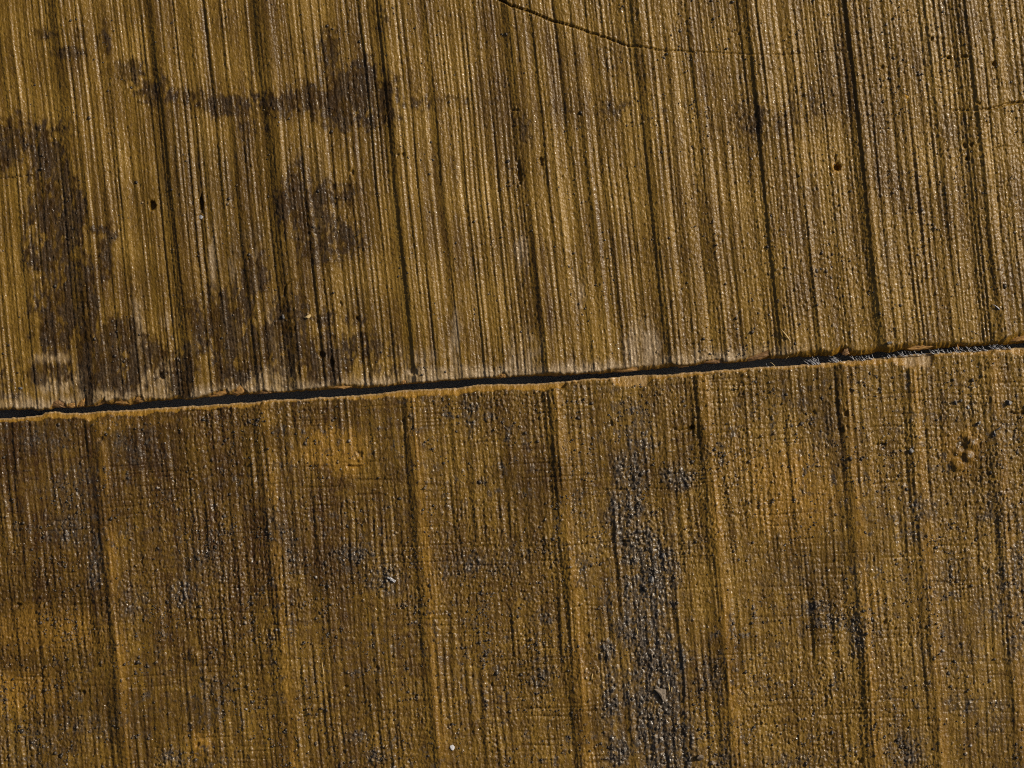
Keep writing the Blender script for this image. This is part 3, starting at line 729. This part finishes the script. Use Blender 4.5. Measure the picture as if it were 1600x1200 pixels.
stone("dirt_crumb", 1112, 1192, 6, 6, 5, 10, "tan", 25, "smaller tan dirt crumb right of the large one at bottom edge", "crumb")
stone("dirt_crumb", 1019, 907, 5, 7, 5, 15, "grey", 26, "grey lump standing out of the middle of the mud streak", "crumb")
stone("dirt_crumb", 1035, 868, 4, 6, 4.5, 10, "grey", 27, "bluish grey lump at the upper right of the mud streak", "crumb")
stone("dirt_crumb", 664, 762, 4, 4, 3, 0, "tan", 28, "tan rounded crumb on lower board right of a sawn ridge", "crumb")
stone("dirt_crumb", 443, 496, 3.2, 4, 3, 0, "grey", 29, "pale grey crumb on a black stained ridge of upper board", "crumb")
stone("dirt_crumb", 480, 495, 6, 3, 3, 20, "straw", 30, "light straw crumb right of the pale grey one on upper board", "crumb")
stone("dirt_crumb", 1424, 704, 4, 4.4, 3.6, 0, "grey", 31, "single grey crumb on lower board left of the torn knot wood", "crumb")
stone("dirt_crumb", 1300, 1143, 3, 4, 2.4, 10, "stone", 32, "dark crumb on lower board toward the lower right", "crumb")

o = link("tan_flake", flake_mesh("tan_flake", [(-9, -10), (1, -11), (9, -9), (9, -2), (8, 12), (2, 4)], 3.0, 2.0, 55, .6), MAT["tan"])
o.location = W(1031, 1086, surf(1031, 1086) + 1.5); o.rotation_euler = (math.radians(-6), math.radians(7), 0)
tag(o, "flat tan triangular flake lying on the mud streak", "flake")
o = link("grey_flake", flake_mesh("grey_flake", [(-8, -5), (-2, -4), (3, -2), (7, 1), (5, 4), (0, 2), (-5, -2)], 2.0, 1.6, 56, .6), MAT["fibre"])
o.location = W(612, 906, surf(612, 906) + 1.0)
tag(o, "whitish grey slanting flake on lower board, left of centre", "flake")

def straw(x, y, dx, dy, r, mat, label):
    pts = [(-dx / 2, dy / 2, .6), (-dx * .15, dy * .12 + 1.0, 1.9), (dx * .2, -dy * .2 + .6, 2.0), (dx / 2, -dy / 2, .6)]
    o = link("straw_sliver", strand_mesh("straw_sliver", pts, r * .6, r), MAT[mat])
    o.location = W(x, y, surf(x, y) + .6)
    tag(o, label, "straw")
straw(1225, 522, 12, 15, 1.6, "straw", "pale curved straw sliver on upper board above the joint")
straw(1555, 480, 11, 8, 1.2, "fibre", "greyish straw sliver on upper board near the right edge")
straw(1045, 1074, 1.5, 12, 1.3, "straw", "yellow straw stub standing by the tan flake, left one")
straw(1049, 1077, -1, 8, 1.1, "straw", "shorter yellow straw stub by the tan flake, right one")
straw(925, 1057, -2, 10, 1.2, "straw", "straw sliver on lower board left of the mud streak")
straw(995, 986, 2, 11, 1.0, "straw", "thin straw sliver crossing the upper mud streak")
straw(505, 1045, 3, 22, .8, "straw", "thin upright straw sliver on lower board, left half")
straw(1387, 1020, 3, 6, 1.1, "straw", "tiny curved straw sliver on lower board, right half")

# ------------------------------------------------------------------ fine grit: countless crumbs pressed into the wood
def build_grit(upper, count, seed):
    g = np.random.default_rng(seed)
    n = count * 6
    x = g.uniform(-120, 1720, n).astype(F)
    y = (g.uniform(-120, 640, n) if upper else g.uniform(545, 1320, n)).astype(F)
    e = up_edge(x) if upper else lo_edge(x)
    ok = (y < e - 8) if upper else (y > e + 14)
    x, y, e = x[ok], y[ok], e[ok]
    h, at = (upper_field if upper else lower_field)(x, y, e)
    cl = vn(x / F(50), y / F(60), 171) * F(0.8) + vn(x / F(14), y / F(16), 172) * F(0.6)
    p = (F(0.05) + F(0.8) * ss(0.65, 1.15, cl)) * (F(0.25) + at['rough']) + F(0.22) * at['grime'] ** 2
    if upper: p = p * (F(0.35) + F(0.8) * ss(500, 1400, x)) + F(0.25) * at['stain'] * at['grime']
    keep = np.nonzero(g.random(len(x)) < p)[0][:count]
    x, y, h = x[keep], y[keep], h[keep]
    grim = at['grime'][keep]
    m = len(x)
    size = (F(0.75) + F(1.0) * g.random(m) ** 2 + F(2.0) * g.random(m) ** 9).astype(F) * (1 + F(0.35) * grim)
    # eight-sided crumbs
    base = np.array([(1, 0, 0), (.3, 1, .1), (-.8, .6, 0), (-.8, -.6, .1), (.3, -1, 0), (0.1, .1, 1), (0, 0, -.8)], F)
    tri = np.array([(0, 1, 5), (1, 2, 5), (2, 3, 5), (3, 4, 5), (4, 0, 5), (1, 0, 6), (2, 1, 6), (3, 2, 6), (4, 3, 6), (0, 4, 6)], np.int32)
    a = g.uniform(0, 2 * math.pi, m).astype(F)
    v = base[None] * (1 + F(0.35) * (g.random((m, 7, 3)).astype(F) - F(0.5)) * 2)
    v = v * size[:, None, None] * np.stack([np.ones(m), g.uniform(.6, 1.3, m), g.uniform(.6, 1.1, m)], -1)[:, None, :].astype(F)
    c, s = np.cos(a)[:, None], np.sin(a)[:, None]
    vx = v[..., 0] * c - v[..., 1] * s; vy = v[..., 0] * s + v[..., 1] * c
    co = np.stack([(x[:, None] + vx - 800) * F(S), (600 - y[:, None] - vy) * F(S), (h[:, None] + v[..., 2] + size[:, None] * F(.05)) * F(S)], -1).reshape(-1, 3)
    fc = (tri[None] + (np.arange(m, dtype=np.int32) * 7)[:, None, None]).reshape(-1, 3)[:, ::-1]
    me = bpy.data.meshes.new("fine_grit")
    me.vertices.add(len(co)); me.vertices.foreach_set("co", co.astype(F).ravel())
    me.loops.add(len(fc) * 3); me.loops.foreach_set("vertex_index", np.ascontiguousarray(fc).ravel())
    me.polygons.add(len(fc)); me.polygons.foreach_set("loop_start", np.arange(0, len(fc) * 3, 3, dtype=np.int32)); me.polygons.foreach_set("loop_total", np.full(len(fc), 3, np.int32))
    me.update(calc_edges=True)
    sh = np.repeat(np.where(g.random(m) < .74, g.uniform(0, .5, m), g.uniform(.4, .93, m)).astype(F), 7)
    at_ = me.attributes.new("shade", 'FLOAT', 'POINT'); at_.data.foreach_set("value", sh)
    o = link("fine_grit", me, MAT["grit"])
    o["kind"] = "stuff"
    return o
tag(build_grit(True, 5000, 3), "fine dark grit scattered over the upper board", "grit")
tag(build_grit(False, 13000, 4), "fine dark grit scattered over the lower board and mud", "grit")
